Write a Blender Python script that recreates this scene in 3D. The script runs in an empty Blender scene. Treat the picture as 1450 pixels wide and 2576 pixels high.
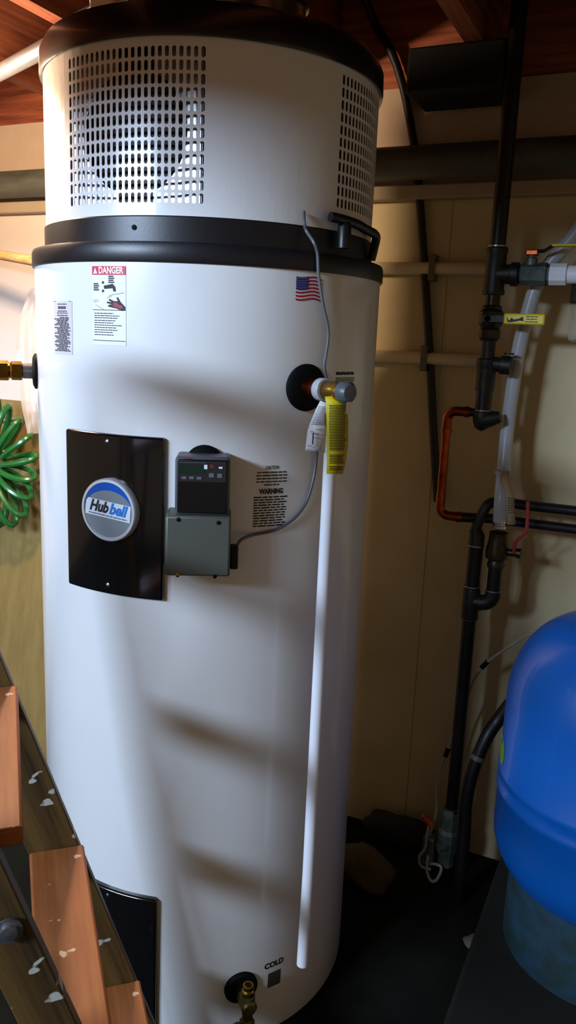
import bpy, bmesh, math, random
from mathutils import Vector, Matrix
random.seed(7)
sc = bpy.context.scene
col = sc.collection
V = Vector
# ------------------------------------------------------------------ camera
RT = 0.34                                   # tank radius, the scene's yardstick
F = 2023.5                                  # focal length in pixels of the 1450x2576 frame
PITCH, ROLL, YAWH, AL = -.2119, .0409, .1034, math.atan(2023.5 / 4400)
DH, EYE = 4.9795 * RT, 4.1189 * RT
ca, sa = math.cos(AL), math.sin(AL)
def c2w(X, Z): return (X * ca - Z * sa, X * sa + Z * ca)
_h = c2w(-DH * math.sin(YAWH), DH * math.cos(YAWH))
CAM = V((-_h[0], -_h[1], EYE))
_f = c2w(0, 1); _r = c2w(1, 0)
FW = V((_f[0] * math.cos(PITCH), _f[1] * math.cos(PITCH), math.sin(PITCH)))
R0 = V((_r[0], _r[1], 0)); U0 = R0.cross(FW)
RV = R0 * math.cos(ROLL) + U0 * math.sin(ROLL)
UV = -R0 * math.sin(ROLL) + U0 * math.cos(ROLL)
cd = bpy.data.cameras.new('camera')
cd.sensor_fit = 'VERTICAL'; cd.sensor_height = 36; cd.lens = 36 * F / 2576; cd.clip_start = .02
cam = bpy.data.objects.new('camera', cd); col.objects.link(cam)
m3 = Matrix((RV, UV, -FW)).transposed()
cam.matrix_world = Matrix.Translation(CAM) @ m3.to_4x4()
sc.camera = cam
# ------------------------------------------------------------------ world, lights, exposure
w = bpy.data.worlds.new('world'); sc.world = w; w.use_nodes = True
w.node_tree.nodes['Background'].inputs[0].default_value = (1.0, .69, .39, 1)
w.node_tree.nodes['Background'].inputs[1].default_value = .235
sc.view_settings.view_transform = 'Standard'; sc.view_settings.look = 'None'
sc.view_settings.gamma = 1; sc.view_settings.use_curve_mapping = False
sc.view_settings.exposure = 0.0
def area(name, loc, target, sx, sy, power, rgb):
    d = bpy.data.lights.new(name, 'AREA'); d.shape = 'RECTANGLE'; d.size = sx; d.size_y = sy
    d.energy = power; d.color = rgb
    o = bpy.data.objects.new(name, d); col.objects.link(o); o.location = loc
    o.rotation_euler = (V(target) - V(loc)).to_track_quat('-Z', 'Y').to_euler()
    return o
# cool daylight falling down the open stairwell behind the photographer
area('stairwell_daylight', (-1.36, -4.0, 2.42), (0.0, 0, 1.0), 1.7, .42, 295, (.58, .745, 1.0))
# bare warm bulb hanging left of the heater (outside the frame); its fixture is built below
BULB = V((-.62, -.17, 1.83))
bl = bpy.data.lights.new('bulb_light', 'POINT'); bl.energy = 52; bl.color = (1.0, .70, .46); bl.shadow_soft_size = .045
blo = bpy.data.objects.new('bulb_light', bl); col.objects.link(blo); blo.location = BULB

# ------------------------------------------------------------------ pixel -> place helpers
def ray(x, y): return (FW * F + RV * (x - 725) + UV * (1288 - y)).normalized()
def W(x, y, Y): v = ray(x, y); return CAM + v * ((Y - CAM.y) / v.y)
def Z(x, y, z): v = ray(x, y); return CAM + v * ((z - CAM.z) / v.z)
def H(x, y, r=RT):                          # hit on the heater's round jacket
    v = ray(x, y); A = v.x**2 + v.y**2; B = 2 * (CAM.x * v.x + CAM.y * v.y); D = CAM.x**2 + CAM.y**2 - r * r
    q = max(B * B - 4 * A * D, 0); return CAM + v * ((-B - math.sqrt(q)) / (2 * A))
def HA(x, y, r=RT): p = H(x, y, r); return math.degrees(math.atan2(p.y, p.x)), p.z
def pol(r, deg, z): a = math.radians(deg); return V((r * math.cos(a), r * math.sin(a), z))

# ------------------------------------------------------------------ materials
def lin(c): return c / 12.92 if c <= .04045 else ((c + .055) / 1.055) ** 2.4
def rgb(h): h = h.lstrip('#'); return tuple(lin(int(h[i:i + 2], 16) / 255) for i in (0, 2, 4))
MATS = {}
def mat(name, c, rough=.5, metal=0, noise=0, scale=30, c2=None, bump=0, coat=0, stretch=None, detail=6, thr=None, spec=.5, trans=0, alpha=1, ior=1.45, emit=0):
    m = bpy.data.materials.new(name); m.use_nodes = True; nt = m.node_tree; b = nt.nodes['Principled BSDF']
    c = rgb(c) if isinstance(c, str) else c
    b.inputs['Base Color'].default_value = (*c, 1); b.inputs['Roughness'].default_value = rough
    b.inputs['Metallic'].default_value = metal; b.inputs['Coat Weight'].default_value = coat
    b.inputs['Coat Roughness'].default_value = .08
    b.inputs['Specular IOR Level'].default_value = spec; b.inputs['IOR'].default_value = ior
    b.inputs['Transmission Weight'].default_value = trans; b.inputs['Alpha'].default_value = alpha
    if emit:
        b.inputs['Emission Color'].default_value = (*c, 1); b.inputs['Emission Strength'].default_value = emit
    if noise or c2 or bump:
        tc = nt.nodes.new('ShaderNodeTexCoord'); mp = nt.nodes.new('ShaderNodeMapping'); n = nt.nodes.new('ShaderNodeTexNoise')
        nt.links.new(tc.outputs['Object'], mp.inputs[0]); nt.links.new(mp.outputs[0], n.inputs['Vector'])
        if stretch: mp.inputs['Scale'].default_value = stretch
        n.inputs['Scale'].default_value = scale; n.inputs['Detail'].default_value = detail; n.inputs['Roughness'].default_value = .62
        rp = nt.nodes.new('ShaderNodeValToRGB'); nt.links.new(n.outputs['Fac'], rp.inputs[0])
        cc = rgb(c2) if isinstance(c2, str) else (c2 or tuple(x * (1 - noise) for x in c))
        lo, hi = thr or (.3, .7)
        rp.color_ramp.elements[0].position = lo; rp.color_ramp.elements[1].position = hi
        rp.color_ramp.elements[0].color = (*cc, 1); rp.color_ramp.elements[1].color = (*c, 1)
        nt.links.new(rp.outputs[0], b.inputs['Base Color'])
        if bump:
            bp = nt.nodes.new('ShaderNodeBump'); bp.inputs['Strength'].default_value = bump; bp.inputs['Distance'].default_value = .004
            nt.links.new(n.outputs['Fac'], bp.inputs['Height']); nt.links.new(bp.outputs[0], b.inputs['Normal'])
    MATS[name] = m; return m
def spatter(m, color, scale, thr, seed=0, stretch=(1, 1, 1)):   # dabs of old paint on top of a wood material
    nt = m.node_tree; b = nt.nodes['Principled BSDF']; src = b.inputs['Base Color'].links[0].from_socket
    tc = nt.nodes.new('ShaderNodeTexCoord'); mp = nt.nodes.new('ShaderNodeMapping'); n = nt.nodes.new('ShaderNodeTexNoise')
    nt.links.new(tc.outputs['Object'], mp.inputs[0]); nt.links.new(mp.outputs[0], n.inputs['Vector'])
    mp.inputs['Location'].default_value = (seed, seed * .7, seed * .3); mp.inputs['Scale'].default_value = stretch
    n.inputs['Scale'].default_value = scale; n.inputs['Detail'].default_value = 2
    r = nt.nodes.new('ShaderNodeValToRGB'); r.color_ramp.elements[0].position = thr; r.color_ramp.elements[1].position = thr + .02
    nt.links.new(n.outputs['Fac'], r.inputs[0])
    mx = nt.nodes.new('ShaderNodeMix'); mx.data_type = 'RGBA'
    nt.links.new(r.outputs[0], mx.inputs[0]); nt.links.new(src, mx.inputs[6]); mx.inputs[7].default_value = (*rgb(color), 1)
    nt.links.new(mx.outputs[2], b.inputs['Base Color'])
mat('enamel', '#e4e4e2', .24, coat=.35, noise=.03, scale=9)
mat('black_plastic', '#15161a', .38, noise=.25, scale=260, bump=.04)
mat('black_gloss', '#0b0b0d', .16, coat=.5)
mat('rubber', '#040404', .75, spec=.2)
mat('wall_paint', '#c6b894', .85, noise=.22, scale=2.2, c2='#ad9d76', bump=.25)
mat('wall_lit', '#d8cdc4', .8, noise=.1, scale=2.2, bump=.15)  # paler copy of the wall colour, brighter light on the left put in
mat('wall_upper', '#b8a490', .85, noise=.2, scale=3, c2='#a08c76', bump=.2)
mat('ledge_paint', '#a89880', .7, noise=.12, scale=12)
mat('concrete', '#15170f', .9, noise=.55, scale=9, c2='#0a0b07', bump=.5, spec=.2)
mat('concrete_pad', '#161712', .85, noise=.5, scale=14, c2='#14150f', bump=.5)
mat('joist', '#8a4a2c', .7, noise=.4, scale=7, c2='#4e2614', stretch=(9, .6, 9), bump=.15)
mat('rim', '#a5583a', .7, noise=.4, scale=7, c2='#5a2b1a', stretch=(.6, 9, 9), bump=.15)
mat('subfloor', '#5b3220', .8, noise=.4, scale=5, c2='#2f180d')
mat('drain_pipe', '#5a5a50', .55, noise=.35, scale=6, c2='#3b3c36', stretch=(1, 4, 4), bump=.1)
mat('strip', '#d3c7a8', .7, noise=.15, scale=9)
mat('strap', '#6b6355', .5, metal=.4)
mat('hose_black', '#0d0b0c', .45)
mat('iron', '#1d1714', .42, noise=.5, scale=30, c2='#0c0a09', metal=.35, bump=.1)
mat('iron_fit', '#2a2720', .5, noise=.5, scale=40, c2='#15130f', metal=.4, bump=.15)
mat('bronze', '#3d3522', .38, metal=.75, noise=.45, scale=45, c2='#231f13')
mat('drain_bronze', '#75683a', .35, metal=.6, noise=.3, scale=45, c2='#4d4526')
mat('cap_plastic', '#17171b', .30, noise=.2, scale=260, coat=.35)
mat('label_dark', '#3b352a', .6)
mat('brass', '#b08a3a', .28, metal=1, noise=.2, scale=50)
mat('steel', '#b9bcc0', .25, metal=1)
mat('solder', '#9a968c', .35, metal=.9)
mat('copper', '#a8502c', .3, metal=1, noise=.35, scale=30, c2='#6d2c16')
mat('galv', '#66706b', .5, metal=.5, noise=.4, scale=22, c2='#39413c')
mat('pvc', '#dcdde2', .35)
mat('pex', '#a9acb0', .32, noise=.1, scale=15)
mat('yellow', '#d6c020', .4, noise=.1, scale=40)
mat('yellow_tag', '#d2bd12', .55)
mat('paper', '#e6e6ea', .6)
mat('rating_paper', '#d3c8ca', .6)
mat('tan_paper', '#9a8262', .7)
mat('ink', '#16151a', .6)
mat('ink_grey', '#55545a', .6)
mat('ink_red', '#c81f45', .5)
mat('ink_white', '#f2eef0', .5)
mat('blood', '#8e1230', .5)
mat('flag_red', '#a51f38', .5)
mat('flag_blue', '#232a6b', .5)
mat('flag_white', '#e8dcdc', .5)
mat('badge_blue', '#0a55b8', .3)
mat('badge_text', '#2f7fd8', .3)
mat('badge_light', '#7fb0e8', .3)
mat('badge_silver', '#93a0a8', .22, metal=.35)
mat('chrome', '#dfe3e8', .22, metal=.35)
mat('badge_white', '#dfe6f2', .35)
mat('grey_box', '#5a5d55', .45, noise=.08, scale=300, metal=.25)
mat('grey_case', '#4d5053', .4)
mat('module_black', '#0a0b0e', .3)
mat('lens', '#1b2026', .12, coat=.6)
mat('lcd', '#0f2a22', .2)
mat('button', '#5c636b', .4)
mat('red_mark', '#7a2430', .4)
mat('pointer', '#dfe4ea', .3)
mat('cable', '#5b5d60', .45)
mat('tank_blue', '#0755a6', .32, noise=.12, scale=5, coat=.25)
mat('skirt', '#1c3c50', .6, noise=.5, scale=18, c2='#1a2a22')
mat('green_hose', '#256a30', .28, coat=.3, noise=.2, scale=12)
mat('green_label', '#7fa32a', .5, noise=.4, scale=90, c2='#4d6d1c')
mat('tan_board', '#8a7440', .75, noise=.2, scale=6, c2='#74602e', stretch=(4, 4, .6))
mat('fan_sheet', '#b4b7bb', .3, metal=.85)
mat('fan_dark', '#0f0f11', .45)
mat('zinc', '#a7abb0', .3, metal=.9, noise=.2, scale=20)
mat('ladder_top', '#a86634', .55, noise=.45, scale=12, c2='#7c421c', stretch=(3, 3, .25), bump=.1)
mat('ladder_rail', '#6b5128', .6, noise=.5, scale=14, c2='#2d210d', bump=.25, stretch=(.12, 2.2, 2.2), thr=(.34, .66))
spatter(MATS['ladder_top'], '#d8b48c', 34, .69, 3)
spatter(MATS['ladder_rail'], '#b9beb4', 26, .675, 5, (1.3, .8, 1))
mat('pole_wood', '#c09a6c', .6, noise=.3, scale=12, c2='#93703f', stretch=(.6, 6, 6))
mat('stone', '#6d6a54', .85, noise=.4, scale=12, bump=.5)
mat('stone_dark', '#2b2721', .9, noise=.4, scale=12, bump=.5)
mat('stone_tan', '#5a4b28', .9, noise=.4, scale=9, bump=.5)
mat('wire_white', '#8e8a78', .5)
mat('wire_nut', '#b5441c', .45)
mat('red_handle', '#8a2a24', .45)
mat('clear', '#cfd4d4', .08, trans=.9, alpha=.55)
mat('bulb_glass', (1.0, .72, .5), .3, emit=6)
mat('porcelain', '#d9d4ca', .3)
mat('duct_metal', '#6f7468', .25, metal=.9)
mat('shade_black', '#050608', .7)  # shade under the joists put into the colour
# clear plastic film: thin, part see-through, part glossy
m = bpy.data.materials.new('film'); m.use_nodes = True; nt = m.node_tree; b = nt.nodes['Principled BSDF']
b.inputs['Base Color'].default_value = (.86, .84, .83, 1); b.inputs['Roughness'].default_value = .18; b.inputs['Alpha'].default_value = .55
MATS['film'] = m

# ------------------------------------------------------------------ mesh builder
class MB:
    def __init__(s): s.v = []; s.f = []
    def add(s, v, f):
        n = len(s.v); s.v += [V(p) for p in v]; s.f += [[i + n for i in q] for q in f]; return s
    def box(s, c, h, X=(1, 0, 0), Y=(0, 1, 0), Zv=(0, 0, 1)):
        c, X, Y, Zv = V(c), V(X), V(Y), V(Zv)
        p = [c + X * (h[0] * a) + Y * (h[1] * b) + Zv * (h[2] * d) for d in (-1, 1) for b in (-1, 1) for a in (-1, 1)]
        return s.add(p, [(0, 2, 3, 1), (4, 5, 7, 6), (0, 1, 5, 4), (2, 6, 7, 3), (0, 4, 6, 2), (1, 3, 7, 5)])
    def span(s, a, b): a, b = V(a), V(b); return s.box((a + b) / 2, [abs(x) / 2 for x in (b - a)])
    def tube(s, pts, r, n=14, caps=True):
        pts = [V(p) for p in pts]; k = len(pts); rs = r if isinstance(r, (list, tuple)) else [r] * k
        t0 = (pts[1] - pts[0]).normalized(); up = V((0, 0, 1)) if abs(t0.z) < .9 else V((1, 0, 0))
        nx = t0.cross(up).normalized(); base = len(s.v); vs = []; fs = []
        for i, p in enumerate(pts):
            t = (pts[min(i + 1, k - 1)] - pts[max(i - 1, 0)]).normalized()
            nx = (nx - t * nx.dot(t)).normalized(); ny = t.cross(nx)
            for j in range(n):
                a = 2 * math.pi * j / n; vs.append(p + (nx * math.cos(a) + ny * math.sin(a)) * rs[i])
        for i in range(k - 1):
            for j in range(n): fs.append((i * n + j, i * n + (j + 1) % n, (i + 1) * n + (j + 1) % n, (i + 1) * n + j))
        if caps: fs += [tuple(range(n))[::-1], tuple(range((k - 1) * n, k * n))]
        return s.add(vs, fs)
    def lathe(s, prof, o=(0, 0, 0), axis=(0, 0, 1), n=48, caps=True):
        o, ax = V(o), V(axis).normalized(); up = V((0, 0, 1)) if abs(ax.z) < .9 else V((1, 0, 0))
        X = ax.cross(up).normalized(); Y = ax.cross(X); vs = []; fs = []; k = len(prof)
        for r, h in prof:
            for j in range(n):
                a = 2 * math.pi * j / n; vs.append(o + ax * h + (X * math.cos(a) + Y * math.sin(a)) * max(r, 1e-5))
        for i in range(k - 1):
            for j in range(n): fs.append((i * n + j, i * n + (j + 1) % n, (i + 1) * n + (j + 1) % n, (i + 1) * n + j))
        if caps: fs += [tuple(range(n))[::-1], tuple(range((k - 1) * n, k * n))]
        return s.add(vs, fs)
    def patch(s, a0, a1, z0, z1, r0, r1, n=12):          # solid piece of a cylinder wall
        vs = []; fs = []
        for i in range(n + 1):
            a = a0 + (a1 - a0) * i / n
            vs += [pol(r0, a, z0), pol(r1, a, z0), pol(r1, a, z1), pol(r0, a, z1)]
        for i in range(n):
            for q in range(4): fs.append((i * 4 + q, i * 4 + (q + 1) % 4, i * 4 + 4 + (q + 1) % 4, i * 4 + 4 + q))
        fs += [(0, 1, 2, 3), (n * 4 + 3, n * 4 + 2, n * 4 + 1, n * 4)]
        return s.add(vs, fs)
    def build(s, name, m, parent=None, smooth=40, bevel=0, seg=2):
        me = bpy.data.meshes.new(name)
        xs = [p.x for p in s.v]; ys = [p.y for p in s.v]; zs = [p.z for p in s.v]
        o0 = V(((min(xs) + max(xs)) / 2, (min(ys) + max(ys)) / 2, min(zs)))
        me.from_pydata([p - o0 for p in s.v], [], s.f); me.update()
        bm = bmesh.new(); bm.from_mesh(me); bmesh.ops.recalc_face_normals(bm, faces=bm.faces); bm.to_mesh(me); bm.free()
        me.materials.append(MATS[m])
        if smooth: me.shade_smooth(); me.set_sharp_from_angle(angle=math.radians(smooth))
        o = bpy.data.objects.new(name, me); col.objects.link(o); o.location = o0
        if parent:
            pw = V((0, 0, 0)); q = parent
            while q: pw += q.location; q = q.parent
            o.parent = parent; o.location = o0 - pw
        if bevel:
            b = o.modifiers.new('bevel', 'BEVEL'); b.width = bevel; b.segments = seg; b.limit_method = 'ANGLE'
        return o
def tag(o, label=None, cat=None, group=None, kind=None):
    for k, v in (('label', label), ('category', cat), ('group', group), ('kind', kind)):
        if v: o[k] = v
    return o
def thing(name, loc, label, cat, group=None):
    o = bpy.data.objects.new(name, None); col.objects.link(o); o.location = loc; o.empty_display_size = .1
    return tag(o, label, cat, group)
def arc(c, r, a0, a1, X, Y, n=8):
    return [V(c) + V(X) * (r * math.cos(a0 + (a1 - a0) * i / n)) + V(Y) * (r * math.sin(a0 + (a1 - a0) * i / n)) for i in range(n + 1)]
def smoothpath(pts, n=8):                                # Catmull-Rom
    P = [V(p) for p in pts]; out = []
    for i in range(len(P) - 1):
        p0, p1, p2, p3 = P[max(i - 1, 0)], P[i], P[i + 1], P[min(i + 2, len(P) - 1)]
        for k in range(n):
            t = k / n; out.append(.5 * ((2 * p1) + (p2 - p0) * t + (2 * p0 - 5 * p1 + 4 * p2 - p3) * t * t + (3 * p1 - p0 - 3 * p2 + p3) * t**3))
    return out + [P[-1]]
def textmesh(s, size, shear=0, bold=0):
    cu = bpy.data.curves.new('t', 'FONT'); cu.body = s; cu.size = size; cu.align_x = 'CENTER'; cu.align_y = 'CENTER'; cu.shear = shear; cu.offset = bold
    cu.resolution_u = 3
    o = bpy.data.objects.new('t', cu); col.objects.link(o)
    dg = bpy.context.evaluated_depsgraph_get(); dg.update(); ev = o.evaluated_get(dg); me = ev.to_mesh()
    v = [(p.co.x, p.co.y) for p in me.vertices]; f = [tuple(p.vertices) for p in me.polygons]
    ev.to_mesh_clear(); bpy.data.objects.remove(o); bpy.data.curves.remove(cu)
    return v, f
def cylmap(a, z, r):                                      # flat (u,v) metres -> on the jacket
    return lambda u, v: pol(r, a + math.degrees(u / r), z + v)
def flatmap(o, X, Y): o, X, Y = V(o), V(X), V(Y); return lambda u, v: o + X * u + Y * v
def put_text(mb, s, size, mp, du=0, dv=0, shear=0, width=None, bold=0):
    v, f = textmesh(s, size, shear, bold)
    k = 1
    if width: k = width / (max(p[0] for p in v) - min(p[0] for p in v))
    return mb.add([mp(p[0] * k + du, p[1] + dv) for p in v], f)
def quadp(mb, mp, u0, u1, v0, v1, n=1):
    vs = []; fs = []
    for i in range(n + 1):
        u = u0 + (u1 - u0) * i / n; vs += [mp(u, v0), mp(u, v1)]
    for i in range(n): fs.append((2 * i, 2 * i + 2, 2 * i + 3, 2 * i + 1))
    return mb.add(vs, fs)
def poly(mb, mp, pts): return mb.add([mp(*p) for p in pts], [tuple(range(len(pts)))])
def lines(mb, mp, x0, x1, ys, th, ragged=.25, center=False, wordy=True):
    for y in ys:                                          # rows of print too small to read in the photograph
        L = (x1 - x0) * (1 - random.random() * ragged); a = x0 + ((x1 - x0) - L) / 2 if center else x0
        e = a + L; u = a
        while u < e - 1e-4:
            wd = (random.uniform(2.5, 7) * th) if wordy else L
            quadp(mb, mp, u, min(u + wd, e), y - th / 2, y + th / 2); u += wd + th * .8

# ================================================================== the setting
WY = .62
fl = MB().add([(-3.2, -4.6, 0), (2.6, -4.6, 0), (2.6, WY, 0), (-3.2, WY, 0), (-3.2, -4.6, -.1), (2.6, -4.6, -.1), (2.6, WY, -.1), (-3.2, WY, -.1)],
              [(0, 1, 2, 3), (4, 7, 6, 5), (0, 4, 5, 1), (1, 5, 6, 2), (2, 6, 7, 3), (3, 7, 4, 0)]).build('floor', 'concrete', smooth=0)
tag(fl, 'dark mottled concrete basement floor', 'floor', kind='structure')
wt = 2.02
wall = MB(); wall_l = MB()
ed = [W(1120, 700, WY).x, W(1060, 1600, WY).x]           # faint upright seam in the wall
sx = sum(ed) / 2
wall_l.span((-3.2, WY, -.1), (-.301, WY + .2, 1.77)); wall.span((-.30, WY, -.1), (sx, WY + .2, 1.77)); wall.span((sx + .0008, WY + .0015, -.1), (2.6, WY + .2, 1.77))
tag(wall.build('wall_back', 'wall_paint', smooth=0), 'pale painted basement wall behind the heater with one upright seam', 'wall', kind='structure')
tag(MB().span((-3.2, WY + .002, 1.7705), (2.6, WY + .2, wt)).build('wall_upper', 'wall_upper', smooth=0), 'tan upper band of the wall behind the drain pipe', 'wall', kind='structure')
tag(wall_l.build('wall_left', 'wall_lit', smooth=0), 'wall section left of the heater, coloured paler to stand in for light on it', 'wall', kind='structure')
# ledge strip under the drain pipe
tag(MB().span((-3.0, WY - .035, 1.752), (2.4, WY - .0005, 1.786)).build('trim_1', 'ledge_paint', bevel=.004), 'pale ledge strip along the wall under the drain pipe', 'trim', kind='structure')
# rim joist, joists, subfloor
tag(MB().span((-3.2, WY + .01, wt + .002), (2.6, WY + .05, 2.27)).build('trim_2', 'rim', smooth=0), 'red-brown rim joist on top of the wall', 'joist', kind='structure')
cl = MB().span((-3.2, -1.5, 2.272), (2.6, WY + .2, 2.30)).build('ceiling', 'subfloor', smooth=0)
tag(cl, 'dark plank underside of the floor above', 'ceiling', kind='structure')
JX = Z(112, 35, 2.05).x
k = 0
for i in range(-5, 6):
    x = JX + .406 * i
    if not -3.1 < x < 2.5: continue
    j = MB().span((x - .02, -1.5, 2.05), (x + .02, WY + .008, 2.271)).build('joist', 'joist', cl, smooth=0)
hd = MB().span((-3.2, -1.56, 1.93), (2.6, -1.502, 2.27)).build('header_joist', 'joist', cl, smooth=0)

# ================================================================== water heater
wh = thing('water_heater', (0, 0, 0), 'tall white cylindrical heat pump water heater with black bands', 'water heater')
RH = .933 * RT
ZB = EYE + .3308 * RT                                    # lower edge of the black flange
ZR = EYE + .5493 * RT                                    # upper edge of the black ring
ZC = EYE + 1.3269 * RT                                   # lower edge of the cap
body = MB().lathe([(RT - .012, .004), (RT - .003, .007), (RT, .016), (RT, ZB + .006)], n=160).build('tank_jacket', 'enamel', wh, smooth=30)
MB().lathe([(.30, .0), (.30, .006)], n=64).build('base_ring', 'rubber', wh)
ZF = EYE + .405 * RT
RF = RT + .0045
fz = HA(300, 604, RF)[1]
fl_ = MB().lathe([(RT + .0006, ZB), (RF - .001, ZB), (RF, ZB + .002), (RF, fz - .008), (RF - .002, fz - .002), (RF - .008, fz), (RH - .01, fz + .001)], n=160).build('flange', 'black_plastic', wh, smooth=35)
ring = MB().lathe([(RH + .003, fz - .002), (RH + .003, ZR - .002), (RH + .0015, ZR), (RH - .006, ZR)], n=160, caps=False).build('ring', 'black_plastic', wh, smooth=35)
a, z = HA(338, 572, RH + .003)
MB().lathe([(.0, .0022), (.004, .0018), (.0048, -.002)][::-1], pol(RH + .003, a, z), pol(1, a, 0), n=14).build('screw', 'rubber', ring)
# --- shroud with punched slots
def shroud():
    mb = MB(); t = .0012
    gr = [(-109.3, -61.6, 23, 12), (-17.3, 30.4, 23, 11)]
    ztop = 1.8395; pz = .01955
    segs = []                                            # angular segments round the circle
    cur = gr[0][0]
    full = []
    for g, (a0, a1, nc, nr) in enumerate(gr):
        for c in range(nc): full.append((a0 + (a1 - a0) * c / nc, a0 + (a1 - a0) * (c + 1) / nc, g))
        nxt = gr[(g + 1) % 2][0] + (360 if g == 1 else 0); m = 30 if g == 0 else 90
        for c in range(m): full.append((a1 + (nxt - a1) * c / m, a1 + (nxt - a1) * (c + 1) / m, None))
    zb = ZR - .012; zt = ZC + .01
    for a0, a1, g in full:
        zrows = [zb]
        zs = [ztop - pz * k for k in range(13)][::-1]
        allz = [zb] + zs + [zt]
        for q in range(len(allz) - 1):
            z0, z1 = allz[q], allz[q + 1]
            hole = g is not None and 1 <= q <= 12 and (gr[g][3] == 12 or q >= 2)
            if not hole:
                mb.add([pol(RH, a0, z0), pol(RH, a1, z0), pol(RH, a1, z1), pol(RH, a0, z1)], [(0, 1, 2, 3)])
            else:
                da = a1 - a0; am = (a0 + a1) / 2; hw = da * .285; h = (z1 - z0); zm = (z0 + z1) / 2; hh = h * .395
                ch = hw * .55; cz = .0022
                rg = [(am - hw, zm - hh + cz), (am - ch * .8, zm - hh), (am + ch * .8, zm - hh), (am + hw, zm - hh + cz), (am + hw, zm + hh - cz), (am + ch * .8, zm + hh), (am - ch * .8, zm + hh), (am - hw, zm + hh - cz)]
                vs = [pol(RH, a0, z0), pol(RH, a1, z0), pol(RH, a1, z1), pol(RH, a0, z1)] + [pol(RH, *p) for p in rg] + [pol(RH - t, *p) for p in rg]
                fs = [(0, 1, 6, 5), (1, 7, 6), (1, 2, 8, 7), (2, 9, 8), (2, 3, 10, 9), (3, 11, 10), (3, 0, 4, 11), (0, 5, 4)]
                fs += [(4 + i, 4 + (i + 1) % 8, 12 + (i + 1) % 8, 12 + i) for i in range(8)]
                mb.add(vs, fs)
    return mb
me_s = shroud()
so = me_s.build('shroud', 'enamel', wh, smooth=0)
bm = bmesh.new(); bm.from_mesh(so.data); bmesh.ops.remove_doubles(bm, verts=bm.verts, dist=1e-5); bm.to_mesh(so.data); bm.free()
so.data.shade_smooth(); so.data.set_sharp_from_angle(angle=math.radians(35))
MB().lathe([(RH - .028, ZR - .005), (RH - .028, ZC)], n=64, caps=False).build('inner_liner', 'fan_dark', wh)
# sheet-metal fan plate with a round opening behind the left grille, and the fan
fa = -86.0; fn = pol(1, fa, 0); ft = V((-fn.y, fn.x, 0)); fz0 = HA(385, 322, RH)[1]; fo = fn * .287 + V((0, 0, fz0))
def plate(name, half_w, z0, z1, hr, n=48):
    mb = MB(); vs = []; fs = []
    for i in range(n):
        an = 2 * math.pi * i / n; cx, cy = math.cos(an), math.sin(an)
        k = min(half_w / max(abs(cx), 1e-6), ((z1 if cy > 0 else -z0)) / max(abs(cy), 1e-6))
        for d in (0, -.0015):
            vs += [fo + ft * (cx * hr) + V((0, 0, cy * hr)) + fn * d, fo + ft * (cx * k) + V((0, 0, cy * k)) + fn * d]
    for i in range(n):
        a_, b_ = i * 4, ((i + 1) % n) * 4
        fs += [(a_, a_ + 1, b_ + 1, b_), (a_ + 2, b_ + 2, b_ + 3, a_ + 3), (a_, b_, b_ + 2, a_ + 2)]
    return mb.add(vs, fs).build(name, 'fan_sheet', wh, smooth=0)
plate('fan_plate', .125, -(fz0 - ZR - .004), ZC - fz0 - .004, .096)
MB().lathe([(.096, .002), (.092, -.01), (.092, -.04)], fo, fn, n=48, caps=False).build('fan_throat', 'fan_dark', wh)
fan = MB().lathe([(.0, .004), (.02, .003), (.027, -.004), (.027, -.03)], fo - fn * .012, fn, n=32).build('fan_hub', 'zinc', wh)
for b_ in range(5):
    mb = MB(); a0 = 2 * math.pi * b_ / 5; vs = []
    for rr in (.024, .055, .085):
        for s_ in (-1, 1):
            aa = a0 + s_ * (.35 if rr > .03 else .2)
            vs.append(fo - fn * (.028 + .010 * s_) + ft * (rr * math.cos(aa)) + V((0, 0, rr * math.sin(aa))))
    mb.add(vs, [(0, 1, 3, 2), (2, 3, 5, 4)]); mb.build('fan_blade', 'fan_dark', fan)
# black fan backing so the inside reads as a deep dark box
# --- cap
RC = RH + .006
cap = MB().lathe([(RH + .001, ZC), (RC, ZC - .002), (RC + .001, ZC + .004), (RC, ZC + .036), (RC - .008, ZC + .052), (RC - .03, ZC + .060), (.15, ZC + .072), (0, ZC + .074)], n=160).build('cap', 'cap_plastic', wh, smooth=30)
# --- round metal collar on the cap
cz0 = ZC + .072
MB().lathe([(.092, cz0 - .01), (.092, cz0 + .004), (.086, cz0 + .008), (.086, cz0 + .06), (.092, cz0 + .064), (.086, cz0 + .068), (.086, cz0 + .09)], pol(.10, -8, 0), n=56).build('duct_collar', 'duct_metal', wh)
MB().lathe([(.075, cz0 + .08), (.075, 2.268)], pol(.10, -8, 0), n=48).build('exhaust_duct', 'duct_metal', wh)
# --- upper access panel
pa0, pz1 = HA(177, 1077); pa1, _ = HA(417, 1100); pz0 = HA(412, 1508)[1]
pnl = MB().patch(pa0, pa1, pz0, pz1, RT - .004, RT + .011, 28).build('access_panel', 'black_gloss', wh, bevel=.004)
for sx_, sy_ in ((270, 1111), (272, 1472)):
    a, z = HA(sx_, sy_, RT + .011)
    MB().lathe([(.0042, -.001), (.0042, .001), (.002, .0022), (0, .0024)], pol(RT + .011, a, z), pol(1, a, 0), n=14).build('screw', 'steel', pnl)
ba, bz = HA(276, 1283, RT + .015); bN = pol(1, ba, 0); bT = V((-bN.y, bN.x, 0)); bo = pol(RT + .011, ba, bz)
BR = .0555
bd = MB().lathe([(BR, -.006), (BR, .007), (BR - .002, .010), (BR - .006, .0105), (BR - .0075, .008)], bo, bN, n=64, caps=False).build('badge_rim', 'chrome', pnl)
MB().lathe([(BR - .007, -.004), (BR - .007, .008), (0, .0082)], bo, bN, n=64).build('badge_face', 'badge_silver', pnl)
tl = math.radians(-5)
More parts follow.
